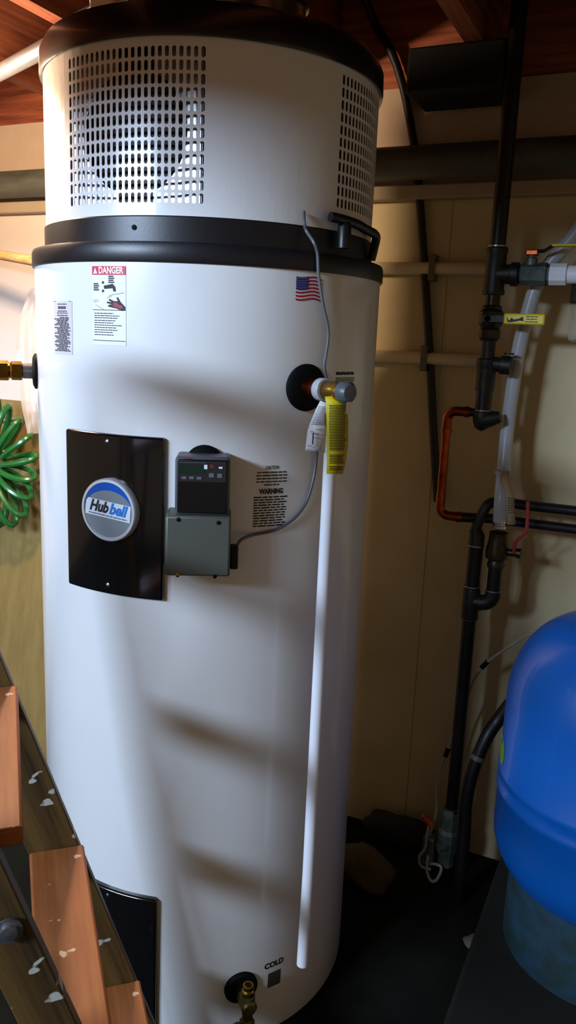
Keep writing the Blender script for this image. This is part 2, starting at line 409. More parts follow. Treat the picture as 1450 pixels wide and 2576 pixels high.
mp = flatmap(bo + bN * .0087, bT, (0, 0, 1))
RI = BR - .0072
mb = MB()                                                # blue crescent over the top of the badge
cr = [(RI * math.cos(t), RI * math.sin(t)) for t in [math.radians(x) for x in range(8, 173, 6)]]
inn = [(RI * .99 * math.cos(t), RI * .99 * math.sin(t) * .70 + RI * .03) for t in [math.radians(x) for x in range(8, 173, 6)]]
n_ = len(cr); mb.add([mp(*p) for p in cr] + [mp(*p) for p in inn], [(i, i + 1, n_ + i + 1, n_ + i) for i in range(n_ - 1)])
mb.build('badge_crescent', 'badge_blue', pnl, smooth=0)
def rot(u, v): return (u * math.cos(tl) - v * math.sin(tl), u * math.sin(tl) + v * math.cos(tl))
mpb = lambda u, v: mp(*rot(u, v))
mb = MB(); poly(mb, mpb, [(-RI * .955, -.0135), (RI * .93, -.0135), (RI * .93, .0155), (-RI * .95, .0155)]); mb.build('badge_band', 'badge_white', pnl, smooth=0)
mp2 = flatmap(bo + bN * .0092, bT, (0, 0, 1)); mpt = lambda u, v: mp2(*rot(u, v))
mb = MB(); put_text(mb, 'Hub', .027, mpt, -.0195, .0034, .28, .0385, .001); mb.build('badge_lettering', 'ink', pnl, smooth=0)
mb = MB(); put_text(mb, 'bell', .027, mpt, .0190, .0034, .28, .0375, .001); mb.build('badge_lettering', 'badge_text', pnl, smooth=0)
mb = MB(); lines(mb, mpt, -.039, .039, [-.0098], .0018, 0); mb.build('badge_small_print', 'ink_grey', pnl, smooth=0)
# --- lower access panel
la0, lz1 = HA(232, 2206); la1, lz1b = HA(397, 2257)
lp = MB().patch(pa0, la1, .055, (lz1 + lz1b) / 2, RT - .004, RT + .011, 28).build('access_panel', 'black_gloss', wh, bevel=.004)
a, z = HA(271, 2252, RT + .011)
MB().lathe([(.0042, -.001), (.0042, .001), (.002, .0022), (0, .0024)], pol(RT + .011, a, z), pol(1, a, 0), n=14).build('screw', 'steel', lp)
# --- control module and grey wiring box
def frame(a): n = pol(1, a, 0); return n, V((-n.y, n.x, 0)), V((0, 0, 1))
am, zm = HA(503, 1375, RT + .05); N, T, U = frame(am); o = N * RT
def loc(px, py, off):                                    # pixel -> tangential / height coordinates on a plane off the jacket
    v = ray(px, py); t = ((RT + off) - CAM.dot(N)) / v.dot(N); p = CAM + v * t; return p.dot(T), p.z
D1 = .062
x0, z1 = loc(416, 1297, D1); x1, z0 = loc(578, 1452, D1)
wb = MB().box(N * (RT + D1 / 2 - .012) + T * ((x0 + x1) / 2) + U * ((z0 + z1) / 2), ((x1 - x0) / 2, (D1 + .024) / 2, (z1 - z0) / 2), T, N, U).build('wiring_box', 'grey_box', wh, bevel=.004)
for px, py, mt in ((449, 1307, 'rubber'), (550, 1315, 'rubber'), (447, 1447, 'brass'), (541, 1450, 'rubber')):
    u, z = loc(px, py, D1); MB().lathe([(.0035, -.002), (.0035, .0012), (.0015, .002), (0, .002)], N * (RT + D1) + T * u + U * z, N, n=12).build('screw', mt, wb)
D2 = .056
x0, z1 = loc(441, 1148, D2); x1, z0 = loc(577, 1299, D2)
cm = MB().box(N * (RT + D2 / 2 - .012) + T * ((x0 + x1) / 2) + U * ((z0 + z1) / 2), ((x1 - x0) / 2, (D2 + .024) / 2, (z1 - z0) / 2), T, N, U).build('control_module', 'grey_case', wh, bevel=.006)
fm = MB().box(N * (RT + D2) + T * ((x0 + x1) / 2) + U * ((z0 + z1) / 2), ((x1 - x0) / 2 - .004, .002, (z1 - z0) / 2 - .004), T, N, U).build('module_front', 'module_black', cm, bevel=.002)
mpf = flatmap(N * (RT + D2 + .0022), T, U)
def L2(px, py): return loc(px, py, D2 + .0022)
def rect(name, m, a, b, par=cm, off=0):
    (u0, v1), (u1, v0) = L2(*a), L2(*b)
    return MB().box(N * (RT + D2 + .002 + off) + T * ((u0 + u1) / 2) + U * ((v0 + v1) / 2), (abs(u1 - u0) / 2, .0006, abs(v1 - v0) / 2), T, N, U).build(name, m, par, smooth=0)
rect('display_window', 'lens', (447, 1158), (568, 1214))
rect('lcd_screen', 'lcd', (452, 1170), (514, 1192), off=.001)
rect('status_strip', 'button', (450, 1162), (519, 1165), off=.001)
rect('pointer', 'pointer', (514, 1169), (522, 1180), off=.0012)
rect('indicator', 'pointer', (551, 1174), (560, 1179), off=.0012)
rect('brand_mark', 'red_mark', (462, 1152), (480, 1155), off=.0006)
for bx, by in ((463, 1201), (482, 1201), (501, 1202)): rect('button', 'button', (bx - 6, by - 3), (bx + 6, by + 4), off=.001)
for bx, by in ((532, 1195), (553, 1196)): rect('button', 'button', (bx - 6, by - 5), (bx + 6, by + 6), off=.001)
(u, v) = L2(533, 1172); mb = MB(); poly(mb, lambda p, q: N * (RT + D2 + .0032) + T * p + U * q, [(u - .0045, v - .003), (u + .0045, v - .003), (u, v + .005)]); mb.build('warning_mark', 'red_mark', cm, smooth=0)
# black round grommet peeping over the module
a, z = HA(515, 1150); MB().lathe([(.033, -.004), (.033, .006), (.026, .012), (0, .013)], pol(RT, a, z - .012), pol(1, a, 0), n=40).build('grommet', 'rubber', wh)
# plug on the side of the box
u, z = loc(586, 1400, .03); pg = MB().box(N * (RT + .03) + T * (u + .002) + U * z, (.007, .012, .020), T, N, U).build('cable_connector', 'iron_fit', wb, bevel=.003)
# sensor cable
cp = [(765, 532), (766, 560), (772, 582), (790, 610), (799, 638), (802, 690), (812, 760), (824, 815), (826, 850), (820, 895), (817, 930)]
pts = []
for i, (x, y) in enumerate(cp): pts.append(H(x, y, (RH if y < 560 else RH + .009 if y < 600 else RF) + .005))
pts += [pol(RT + .008, -21, 1.29), pol(RT + .012, -26, 1.235)]
for x, y in ((797, 1145), (790, 1200), (770, 1265), (735, 1309), (690, 1334), (640, 1345), (612, 1355), (600, 1366)): pts.append(H(x, y, RT + (.006 if x > 640 else .006 + (640 - x) * .0006)))
pts.append(N * (RT + .034) + T * (u + .007) + U * (z + .022))
MB().tube(smoothpath(pts, 6), .0028, 8).build('sensor_cable', 'cable', wh)
# --- temperature and pressure relief valve
ta, tz = HA(770, 975); tN = pol(1, ta, 0); to = pol(RT, ta, tz)
tp = MB().lathe([(.0405, -.012), (.0405, .004), (.036, .008), (.014, .009)], to, tN, n=48).build('valve_gasket', 'rubber', wh)
MB().lathe([(.0165, .0), (.0165, .040)], to, tN, n=24).build('nipple', 'copper', tp)
MB().lathe([(.0185, .040), (.0195, .042), (.0195, .055), (.0185, .057)], to, tN, n=24).build('seal_ring', 'pex', tp)
vb = MB().lathe([(.014, .057), (.016, .060), (.016, .100), (.0135, .104)], to, tN, n=24); vc = to + tN * .078
vb.lathe([(.013, 0), (.013, -.036), (.016, -.038), (.016, -.058)], vc, (0, 0, 1), n=20)
vb.build('valve_body', 'brass', tp)
MB().lathe([(.0175, .102), (.0175, .116), (.013, .122), (0, .123)], to, tN, n=24).build('valve_cap', 'grey_case', tp)
MB().box(to + tN * .119 + V((0, 0, -.012)), (.004, .0012, .022), V((-tN.y, tN.x, 0)), tN, (0, 0, 1)).build('test_lever', 'steel', tp)
dp = vc + V((0, 0, -.05))
def zat(px, py, P):                                       # height of the pixel row on the vertical line through P
    n = ray(px, py); hd_ = V((P.x - CAM.x, P.y - CAM.y)); return CAM.z + n.z / math.hypot(n.x, n.y) * hd_.length
dz = zat(765, 2425, vc)
MB().tube([V((vc.x, vc.y, tz - .045)), V((vc.x, vc.y, tz - .1)), V((vc.x - .001, vc.y, dz + .2)), V((vc.x - .003, vc.y - .002, dz))], .0112, 20).build('discharge_pipe', 'pvc', wh)
# hanging tags
def strip_tag(name, m, quads, thick=.0006):
    mb = MB(); vs = []; fs = []
    for a_, b_ in quads: vs += [a_, b_]
    for i in range(len(quads) - 1): fs.append((2 * i, 2 * i + 1, 2 * i + 3, 2 * i + 2))
    ob = mb.add(vs, fs).build(name, m, wh, smooth=60); s = ob.modifiers.new('thick', 'SOLIDIFY'); s.thickness = thick; s.offset = 0
    return ob
def onplane(px, py, r): return H(px, py, r)
vd = math.hypot(vc.x, vc.y)
def pv(px, py, d):                                        # point on the ray at horizontal distance d from the camera
    n = ray(px, py); return CAM + n * (d / math.hypot(n.x, n.y))
hd0 = math.hypot(vc.x - CAM.x, vc.y - CAM.y)
yq = [((818, 998), (850, 996)), ((820, 1010), (872, 1012)), ((822, 1060), (877, 1060)), ((822, 1120), (876, 1122)), ((823, 1160), (870, 1165)), ((822, 1192), (863, 1192))]
yt = strip_tag('yellow_tag', 'yellow_tag', [(pv(*a_, hd0 - .022 - .0006 * i), pv(*b_, hd0 - .012)) for i, (a_, b_) in enumerate(yq)])
def bil(q, u, v):
    (a_, b_), (c_, d_) = q
    return (a_[0] * (1 - u) * (1 - v) + b_[0] * u * (1 - v) + c_[0] * (1 - u) * v + d_[0] * u * v, a_[1] * (1 - u) * (1 - v) + b_[1] * u * (1 - v) + c_[1] * (1 - u) * v + d_[1] * u * v)
mb = MB()
yrows = list(range(1019, 1135, 4)) + list(range(1144, 1168, 4)) + list(range(1173, 1184, 4))
for y in yrows:
    e = (y - 1000) / 40.
    a_ = 828 + random.random() * 2; b_ = (872 if y < 1130 else 867 - (y - 1150) * .1) - random.random() * 5
    q = [pv(a_, y, hd0 - .0285), pv(b_, y, hd0 - .0185), pv(b_, y + 1.9, hd0 - .0185), pv(a_, y + 1.9, hd0 - .0285)]
    mb.add(q, [(0, 1, 2, 3)])
mb.build('tag_print', 'ink', yt, smooth=0)
wq = [((806, 1008), (822, 1014)), ((795, 1030), (825, 1036)), ((779, 1068), (822, 1066)), ((774, 1085), (817, 1085)), ((768, 1133), (808, 1136))]
wtg = strip_tag('white_tag', 'paper', [(pv(*a_, hd0 - .004 - .001 * i), pv(*b_, hd0 - .008 - .001 * i)) for i, (a_, b_) in enumerate(wq)])
mb = MB()
for y in range(1022, 1068, 4):
    a_ = 799 - (y - 1022) * .42 + 3; b_ = 820
    mb.add([pv(a_, y, hd0 - .013), pv(b_, y + 1, hd0 - .015), pv(b_, y + 2.4, hd0 - .015), pv(a_, y + 1.4, hd0 - .013)], [(0, 1, 2, 3)])
for x0_, x1_, y in ((780, 790, 1085), (782, 792, 1089), (795, 811, 1080), (792, 807, 1091), (790, 806, 1101), (774, 784, 1121), (796, 801, 1121), (770, 784, 1131), (794, 804, 1132)):
    mb.add([pv(x0_, y, hd0 - .015), pv(x1_, y, hd0 - .017), pv(x1_, y + 1.3, hd0 - .017), pv(x0_, y + 1.3, hd0 - .015)], [(0, 1, 2, 3)])
mb.add([pv(787, 1088, hd0 - .0165), pv(791, 1088, hd0 - .0165), pv(789, 1118, hd0 - .0175), pv(785, 1118, hd0 - .0175)], [(0, 1, 2, 3)])
mb.build('tag_print', 'ink_grey', wtg, smooth=0)
# --- condensate fitting (black tube on the ring, right)
pts = [H(832, 545, RH + .022), H(850, 549, RH + .024), H(875, 556, RH + .024), H(900, 565, RH + .022), H(920, 577, RH + .022)]
a_last = HA(920, 577, RH + .022)
pts += [pol(RH + .022, a_last[0] + 9, a_last[1] - .004), pol(RH + .016, a_last[0] + 12, a_last[1] - .022), pol(RH + .010, a_last[0] + 13, a_last[1] - .045)]
cf = MB().tube(smoothpath(pts, 5), .0082, 12).build('condensate_tube', 'hose_black', wh)
p = H(868, 556, RH + .022); MB().lathe([(.012, -.045), (.012, -.006), (.010, -.002)], p, (0, 0, 1), n=16).build('condensate_stub', 'black_plastic', cf)
# --- drain valve
da, dz_ = HA(606, 2482); dN = pol(1, da, 0); do = pol(RT, da, dz_); dT = V((-dN.y, dN.x, 0))
dv = MB().lathe([(.034, -.012), (.034, .004), (.030, .008), (.012, .009)], do, dN, n=40).build('valve_gasket', 'rubber', wh)
MB().lathe([(.0125, 0), (.0125, .030)], do, dN, n=20).build('nipple', 'bronze', dv)
vbd = MB().lathe([(.014, .022), (.0155, .025), (.0155, .058), (.012, .062)], do, dN, n=20)
vbd.lathe([(.0125, -.040), (.0125, -.034), (.0105, -.032), (.0105, .012), (.0145, .016), (.0145, .022)], do + dN * .046, (0, 0, 1), n=20)
vbd.build('valve_body', 'drain_bronze', dv)
MB().lathe([(.0105, .022), (.0125, .024), (.0125, .033), (.009, .036), (.0105, .037), (.0105, .044), (.007, .045), (.006, .036)], do + dN * .046, (0, 0, 1), n=20).build('packing_nut', 'brass', dv)
gc = do + dN * .062 - dT * .024 + V((0, 0, -.036))
MB().lathe([(.013, -.008), (.014, .0), (.013, .010), (0, .011)], gc, (dN * .6 - dT * .5 + V((0, 0, .6))), n=10).build('outlet_cap', 'green_hose', dv)
MB().lathe([(.014, -.052), (.016, -.048), (.016, -.040), (.012, -.038)], do + dN * .046, (0, 0, 1), n=8).build('outlet_nut', 'drain_bronze', dv)
# --- hot outlet on the far left flank
za = 1.40
ta_ = -138.0
# height where the pixel row meets the flank
hd1 = math.hypot(CAM.x, CAM.y) * math.cos(math.asin(RT / math.hypot(CAM.x, CAM.y)))
n = ray(95, 934); zh = CAM.z + n.z / math.hypot(n.x, n.y) * hd1
oN = pol(1, ta_, 0); oo = pol(RT, ta_, zh)
hg = MB().lathe([(.034, -.014), (.034, .004), (.026, .008), (.012, .009)], oo, oN, n=40).build('outlet_gasket', 'rubber', wh)
MB().lathe([(.0145, 0), (.0145, .026)], oo, oN, n=24).build('nipple', 'zinc', hg)
# --- printed labels on the jacket
def decal_frame(p0, p1, r):
    a0, z1_ = HA(*p0, r); a1, z0_ = HA(*p1, r); return (a0 + a1) / 2, (z0_ + z1_) / 2, math.radians(a1 - a0) * r / 2, (z1_ - z0_) / 2
r1 = RT + .0006
a, z, hw, hh = decal_frame((232, 668), (317, 871), r1)
mpd = cylmap(a, z, r1); dl = MB(); quadp(dl, mpd, -hw, hw, -hh, hh, 8); dl = dl.build('danger_label', 'paper', wh)
r2 = RT + .0010; mpd = cylmap(a, z, r2)
mb = MB(); quadp(mb, mpd, -hw, hw, hh * .77, hh * .985, 6); mb.build('danger_header', 'ink_red', dl)
mpe = cylmap(a, z, r2 + .0004)
mb = MB(); put_text(mb, 'DANGER', .0145, mpe, hw * .14, hh * .875, 0, hw * 1.45, .0004); poly(mb, mpe, [(-hw * .92, hh * .80), (-hw * .66, hh * .80), (-hw * .79, hh * .95)]); mb.build('danger_lettering', 'ink_white', dl, smooth=0)
mb = MB()
lines(mb, mpd, -hw * .88, hw * .8, [hh * k for k in (-.19, -.25, -.305, -.37, -.43, -.49, -.55, -.61, -.67, -.735)], .0013, .35)
for yy in (-.105, -.88): quadp(mb, mpd, -hw * .98, hw * .98, hh * yy - .0005, hh * yy + .0005, 6)
# tap with handles
poly(mb, mpd, [(-hw * .28, hh * .50), (hw * .26, hh * .55), (hw * .42, hh * .47), (hw * .45, hh * .36), (hw * .30, hh * .36), (hw * .26, hh * .44), (-hw * .24, hh * .42)])
for cx, cy in ((-.74, .47), (.18, .66)):
    for k in range(4):
        quadp(mb, mpd, hw * (cx - .17), hw * (cx + .17 - .05 * (k % 2)), hh * (cy - .075 + .05 * k) - .0010, hh * (cy - .075 + .05 * k) + .0011)
for cx, cy in ((-.32, .58), (-.32, .37)): quadp(mb, mpd, hw * (cx - .06), hw * (cx + .06), hh * cy - .002, hh * cy + .002)
# sink edge strokes
for (u0, v0), (u1, v1) in (((-.95, .12), (.25, .28)), ((-.9, .08), (.2, .24)), ((.25, .28), (.9, .33)), ((-.8, .02), (-.3, -.09))):
    poly(mb, mpd, [(hw * u0, hh * v0 - .0003), (hw * u1, hh * v1 - .0003), (hw * u1, hh * v1 + .0003), (hw * u0, hh * v0 + .0003)])
# hand in silhouette
poly(mb, mpd, [(hw * x, hh * y) for x, y in ((.98, -.10), (.80, -.12), (.45, -.06), (-.02, -.02), (.02, .03), (.22, .035), (-.10, .07), (-.08, .11), (.2, .09), (.02, .14), (.06, .18), (.34, .12), (.55, .12), (.48, .21), (.56, .22), (.72, .10), (.98, -.02))])
mb.build('danger_print', 'ink', dl, smooth=0)
mpg = cylmap(a, z, r2 + .0004)
mb = MB(); poly(mb, mpg, [(hw * x, hh * y) for x, y in ((.82, -.07), (.40, -.03), (.22, .02), (.35, .05), (.24, .09), (.5, .09), (.62, .04), (.84, .0))]); mb.build('danger_red_mark', 'blood', dl, smooth=0)
# rating plate
a, z, hw, hh = decal_frame((135, 757), (183, 893), r1)
mpd = cylmap(a, z, r1); rl = MB(); quadp(rl, mpd, -hw, hw, -hh, hh, 8); rl = rl.build('rating_label', 'rating_paper', wh)
mpd = cylmap(a, z, r2); mb = MB()
quadp(mb, mpd, -hw * .95, hw * .9, hh * .97, hh * .995); quadp(mb, mpd, -hw * .45, hw * .4, hh * .70, hh * .80)
lines(mb, mpd, -hw * .6, hw * .6, [hh * k for k in (.88, .62, .55, .46)], .0018, .2, True)
for k in range(24): lines(mb, mpd, -hw * (.92 if k % 3 else .5), hw * .9, [hh * (.38 - .054 * k)], .0021, .35, k % 2 == 0)
mb.build('rating_print', 'ink_grey', rl, smooth=0)
# caution / warning print (straight on the jacket)
a, z, hw, hh = decal_frame((640, 1172), (723, 1322), r1)
# this print sits level on the jacket
mpd = cylmap(a, z, r1); mb = MB()
put_text(mb, 'CAUTION', .0085, mpd, 0, hh * .93, 0, hw * .75, .0002)
lines(mb, mpd, -hw * .95, hw * .95, [hh * k for k in (.78, .68, .58, .48)], .0021, .2, True); lines(mb, mpd, -hw * .5, hw * .5, [hh * .38], .0021, .2, True)
put_text(mb, 'WARNING', .0125, mpd, 0, hh * .16, 0, hw * 1.35, .0006)
lines(mb, mpd, -hw * .97, hw * .95, [hh * (-.02 - .085 * k) for k in range(12)], .0024, .14)
mb.build('caution_print', 'ink', wh, smooth=0)
# relief-valve print on the shaded side
a, z, hw, hh = decal_frame((845, 935), (890, 1012), r1)
mpd = cylmap(a, z, r1); mb = MB()
lines(mb, mpd, -hw * .95, hw * .9, [hh * .93, hh * .85], .0030, .1)
lines(mb, mpd, -hw * .95, hw * .98, [hh * (.6 - .09 * k) for k in range(15)], .0014, .1); mb.build('relief_print', 'ink', wh, smooth=0)
# COLD print above the drain
a, z = HA(690, 2424); mpd = cylmap(a, z, r1); mb = MB(); put_text(mb, 'COLD', .017, mpd, 0, 0, 0, .045, .0008); mb.build('cold_print', 'ink', wh, smooth=0)
a, z = HA(690, 2461); mpd = cylmap(a, z, r1); mb = MB(); quadp(mb, mpd, -.015, .015, -.017, .017, 4); mb.build('drain_label', 'label_dark', wh, smooth=0)
# flag
a, z, hw, hh = decal_frame((746, 692), (808, 762), r1)
def wave(mpx): return lambda u, v: mpx(u, v + .004 * math.sin((u / hw) * 2.2 + .4) - .0035 * u / hw)
mpd = wave(cylmap(a, z, r1)); fg = MB(); quadp(fg, mpd, -hw, hw, -hh * .9, hh * .9, 12); fg = fg.build('flag_sticker', 'flag_white', wh)
mpd = wave(cylmap(a, z, r2)); mb = MB()
for k in range(7): quadp(mb, mpd, -hw, hw, hh * (.9 - .277 * k) - hh * .1385, hh * (.9 - .277 * k), 12)
mb.build('flag_stripes', 'flag_red', fg)
mpd = wave(cylmap(a, z, r2 + .0004)); mb = MB(); quadp(mb, mpd, -hw, -hw * .10, -hh * .07, hh * .93, 6); mb.build('flag_canton', 'flag_blue', fg)
mpd = wave(cylmap(a, z, r2 + .0007)); mb = MB()
for i in range(6):
    for j in range(5): quadp(mb, mpd, -hw * .93 + i * hw * .14 - .0005, -hw * .93 + i * hw * .14 + .0005, hh * (.83 - .185 * j) - .0005, hh * (.83 - .185 * j) + .0005)
mb.build('flag_stars', 'flag_white', fg, smooth=0)

# ================================================================== left of the heater
# copper hot-water line
cpz = oo + oN * .026
cu = thing('copper_pipe', cpz, 'short copper pipe with brass union screwed into the heater flank', 'pipe')
MB().lathe([(.0125, .0), (.018, .002), (.018, .020), (.0135, .024), (.019, .027), (.019, .052), (.013, .056), (.017, .059), (.017, .078), (.012, .082)], cpz, oN, n=8).build('union', 'brass', cu, smooth=30)
pe = cpz + oN * .34
MB().tube([cpz + oN * .07, pe - oN * .03, pe - oN * .008 + V((0, 0, .008)), pe + V((0, 0, .03)), V((pe.x, pe.y, 2.26))], .0115, 18).build('tube', 'copper', cu)
# diagonal steel conduit in front of the joists
p0 = Z(112, 122, 1.945); dirc = V(c2w(math.sin(math.radians(-42)), math.cos(math.radians(-42))) + (0,))
cA = p0 - dirc * .03; cB = p0 + dirc * 1.6
cdt = MB().tube([cA, cB], .0165, 18).build('steel_conduit', 'zinc')
tag(cdt, 'bright steel conduit running level from the heater cap to the left', 'conduit')
# tan pole
p0 = W(-160, 612, .42); p1 = W(88, 657, .30)
pl_ = MB().tube([p0, p1 + (p1 - p0) * .25], .0135, 16).build('pole', 'pole_wood'); tag(pl_, 'thin tan wooden pole reaching behind the heater above the plastic film', 'pole')
# plastic film hanging on the wall
mb = MB(); vs = []; fs = []; nx, nz = 36, 22
for j in range(nz + 1):
    v = j / nz; py = 724 + (1090 - 724) * v
    xl = 62 - 26 * min(v * 4, 1) ** .6 if v < .28 else 36 + (70 - 36) * ((v - .28) / .72) ** 1.4
    if v < .28: xl = 78 - 42 * (v / .28) ** .8
    xr = 128
    for i in range(nx + 1):
        u = i / nx; p = W(xl + (xr - xl) * u, py, .53)
        amp = .016 * (.25 + .75 * min(v * 3, 1))
        p.y += amp * math.sin(u * 26 + 1.2 * math.sin(v * 3)) + .5 * amp * math.sin(u * 57 + v * 4)
        vs.append(p)
for j in range(nz):
    for i in range(nx): a_ = j * (nx + 1) + i; fs.append((a_, a_ + 1, a_ + nx + 2, a_ + nx + 1))
fm_ = mb.add(vs, fs).build('plastic_film', 'film', smooth=80); tag(fm_, 'clear crinkled plastic film hanging beside the heater, above the hose', 'plastic sheet')
# tan board leaning flat on the wall
tb0 = W(40, 1008, .60)
by0, by1, bx0, bx1 = .40, .592, -1.75, -.47
tbo = MB().add([(bx0, by0, .002), (bx1, by0, .002), (bx1, by1, tb0.z), (bx0, by1, tb0.z), (bx0, by0 + .018, .002), (bx1, by0 + .018, .002), (bx1, by1 + .018, tb0.z), (bx0, by1 + .018, tb0.z)],
               [(0, 1, 2, 3), (4, 7, 6, 5), (0, 4, 5, 1), (1, 5, 6, 2), (2, 6, 7, 3), (3, 7, 4, 0)]).build('tan_board', 'tan_board', smooth=0, bevel=.002); tag(tbo, 'tan board leaning against the wall below the plastic film', 'board')
# green coiled hose
hc = W(-20, 1165, .43)
hk = thing('garden_hose', hc, 'green coiled recoil hose hung in a ring on the wall', 'hose')
mb = MB(); pts = []; turns = 19; NP = turns * 18
for i in range(NP + 1):
    t = i / NP; A = t * 2 * math.pi * .97 + math.pi + .1; B = t * turns * 2 * math.pi
    rr = .112 + .064 * math.cos(B) + .006 * math.sin(5 * A)
    pts.append(hc + V((rr * math.cos(A), .030 * math.sin(B), rr * 1.18 * math.sin(A))))
mb.tube(pts, .0092, 8).build('coil', 'green_hose', hk)
MB().tube([hc + V((0, .145, .13)), hc + V((0, -.03, .125)), hc + V((0, -.045, .145))], .006, 8).build('hanger', 'steel', hk)
# white insulator and wires on top of the heater
p = Z(258, 15, ZC + .11)
ins = thing('junction_plug', p, 'white plug with loose grey wires above the heater cap', 'plug')
MB().box(p, (.020, .016, .028), RV, FW.cross(RV).cross(RV).normalized() if False else V((-RV.y, RV.x, 0)).normalized(), (0, 0, 1)).build('plug', 'porcelain', ins, bevel=.004)
MB().tube(smoothpath([p - RV * .05 + V((0, 0, -.012)), p - RV * .02, p + RV * .02 + V((0, 0, .004)), p + RV * .05 + V((0, 0, .014)), p + RV * .09 + V((0, 0, .06))], 5), .0035, 8).build('wire', 'steel', ins)

# bulb and lampholder (out of frame, gives the warm light)
lampo = thing('bare_bulb', (BULB.x, BULB.y, BULB.z), 'bare warm light bulb in a porcelain holder under the joists', 'lamp')
MB().lathe([(.055, .0), (.055, .012), (.028, .03), (.024, .06)][::-1], (BULB.x, BULB.y, BULB.z + .06), (0, 0, 1), n=32).build('lampholder', 'porcelain', lampo)
MB().tube([(BULB.x, BULB.y, BULB.z + .11), (BULB.x, BULB.y, 2.271)], .006, 8).build('cord', 'cable', lampo)

# ================================================================== pipes on the wall
pzL = W(55, 463, .552).z; pzR = W(1250, 400, .552).z
dpipe = thing('drain_pipe', (0, .552, pzL - .04), 'thick grey horizontal drain pipe running along the wall under the joists', 'pipe')
MB().tube([(-3, .552, pzL), (2.4, .552, pzL)], .039, 32).build('pipe', 'drain_pipe', dpipe)
for (ax, ay), (bx, by), strapx, lab in (((955, 674), (1240, 676), 1090, 'upper pale horizontal pipe strapped to the wall right of the heater'), ((950, 898), (1215, 905), 1070, 'lower pale horizontal pipe strapped to the wall right of the heater')):
    z = (W(ax, ay, .603).z + W(bx, by, .603).z) / 2
    t = thing('wall_pipe', (0.3, .603, z - .016), lab, 'pipe')
    MB().tube([(-.55, .603, z), (W(bx + 30, by, .603).x, .603, z)], .0155, 20).build('pipe', 'strip', t)
    sx_ = W(strapx, ay + 5, .6).x
    st = MB(); st.span((sx_ - .008, .583, z - .03), (sx_ + .008, .588, z + .03)); st.span((sx_ - .008, .588, z + .018), (sx_ + .008, WY, z + .032)); st.span((sx_ - .008, .588, z - .032), (sx_ + .008, WY, z - .018))
    st.build('strap', 'strap', t, bevel=.001)
# black hose behind the drain pipe
pts = [V((W(905, -40, .60).x, .56, 2.27))] + [W(x, y, .606) for x, y in ((945, 60), (985, 130), (1015, 220), (1035, 320), (1048, 410), (1058, 520), (1070, 700), (1082, 900), (1092, 1100), (1101, 1262))]
bh = MB().tube(smoothpath(pts, 5), .0105, 14).build('black_hose', 'hose_black'); tag(bh, 'black hose hanging behind the grey drain pipe, ending near the copper bend', 'hose')

# steel riser with valves
Y = .45; RX = W(1250, 650, Y).x
def zr(y, x=1240): return W(x, y, Y).z
ri = thing('steel_riser', (RX, Y, zr(1090)), 'dark steel water riser with brass ball valve and yellow lever', 'pipe assembly')
MB().tube([(RX, Y, zr(625)), (RX, Y, 2.27)], .0178, 22).build('pipe', 'iron', ri)
MB().lathe([(.021, 0), (.021, .003)], (RX, Y, zr(622)), n=24).build('solder_ring', 'solder', ri)
zt_ = zr(690)
te = MB().lathe([(.0235, zr(742)), (.025, zr(735)), (.0225, zr(725)), (.0225, zr(640)), (.025, zr(630)), (.0235, zr(624))], (RX, Y, 0), n=24)
te.lathe([(.0215, .0), (.0215, .034), (.026, .036), (.026, .052), (.022, .054)], (RX, Y, zt_), (1, 0, 0), n=24); te.build('tee', 'iron_fit', ri)
MB().tube([(RX, Y, zr(790)), (RX, Y, zr(740))], .0165, 18).build('nipple', 'bronze', ri)
zv = zr(803)
bv = MB().lathe([(.0195, zr(858)), (.024, zr(850)), (.024, zr(830)), (.0205, zr(826)), (.027, zr(815)), (.027, zr(785)), (.0215, zr(778)), (.023, zr(772)), (.019, zr(768))], (RX, Y, 0), n=10).build('ball_valve', 'bronze', ri, smooth=25)
MB().lathe([(.010, 0), (.010, .030), (.007, .031), (.007, .040)], (RX, Y, zv), (0, -1, 0), n=12).build('stem', 'bronze', bv)
yh = Y - .038
xa, xb = W(1268, 803, yh).x, W(1372, 803, yh).x; zha = W(1300, 803, yh).z
MB().span((RX - .012, yh - .002, zha - .008), (xa + .01, yh + .002, zha + .008)).build('lever', 'iron_fit', bv, bevel=.001)
lv = MB().span((xa, yh - .004, zha - .0115), (xb, yh + .004, zha + .0125)).build('lever_grip', 'yellow', ri, bevel=.005, seg=3)
mb = MB(); mpl = flatmap((xa, yh - .0046, zha), (1, 0, 0), (0, 0, 1))
LL = xb - xa
lines(mb, mpl, LL * .54, LL * .84, [.006, .0005, -.005], .0018, .3, True)
poly(mb, mpl, [(LL * .07, .005), (LL * .14, -.004), (LL * .2, .003), (LL * .25, -.001), (LL * .38, .001), (LL * .47, .006), (LL * .5, -.004), (LL * .4, -.003), (LL * .3, -.005), (LL * .16, -.007), (LL * .1, -.006)])
mb.build('lever_print', 'ink', lv, smooth=0)
MB().tube([(RX, Y, zr(905)), (RX, Y, zr(855))], .0155, 18).build('nipple', 'iron_fit', ri)
t3 = MB().lathe([(.0215, zr(985)), (.0215, zr(930)), (.022, zr(925)), (.0235, zr(920)), (.0235, zr(905)), (.020, zr(902))], (RX, Y, 0), n=24)
t3.lathe([(.017, 0), (.017, .030), (.021, .032), (.021, .055), (.014, .058)], (RX, Y, zr(915)), (1, 0, -.05), n=20); t3.build('drain_tee', 'iron_fit', ri)
MB().lathe([(.011, 0), (.011, .004)], (RX + .048, Y, zr(915) + .022), (0, 0, 1), n=18).build('drain_knob', 'iron_fit', ri)
MB().tube([(RX, Y, zr(1045)), (RX, Y, zr(980))], .0185, 18).build('nipple', 'iron', ri)
MB().lathe([(.0205, 0), (.0205, .003)], (RX, Y, zr(978)), n=24).build('solder_ring', 'solder', ri)
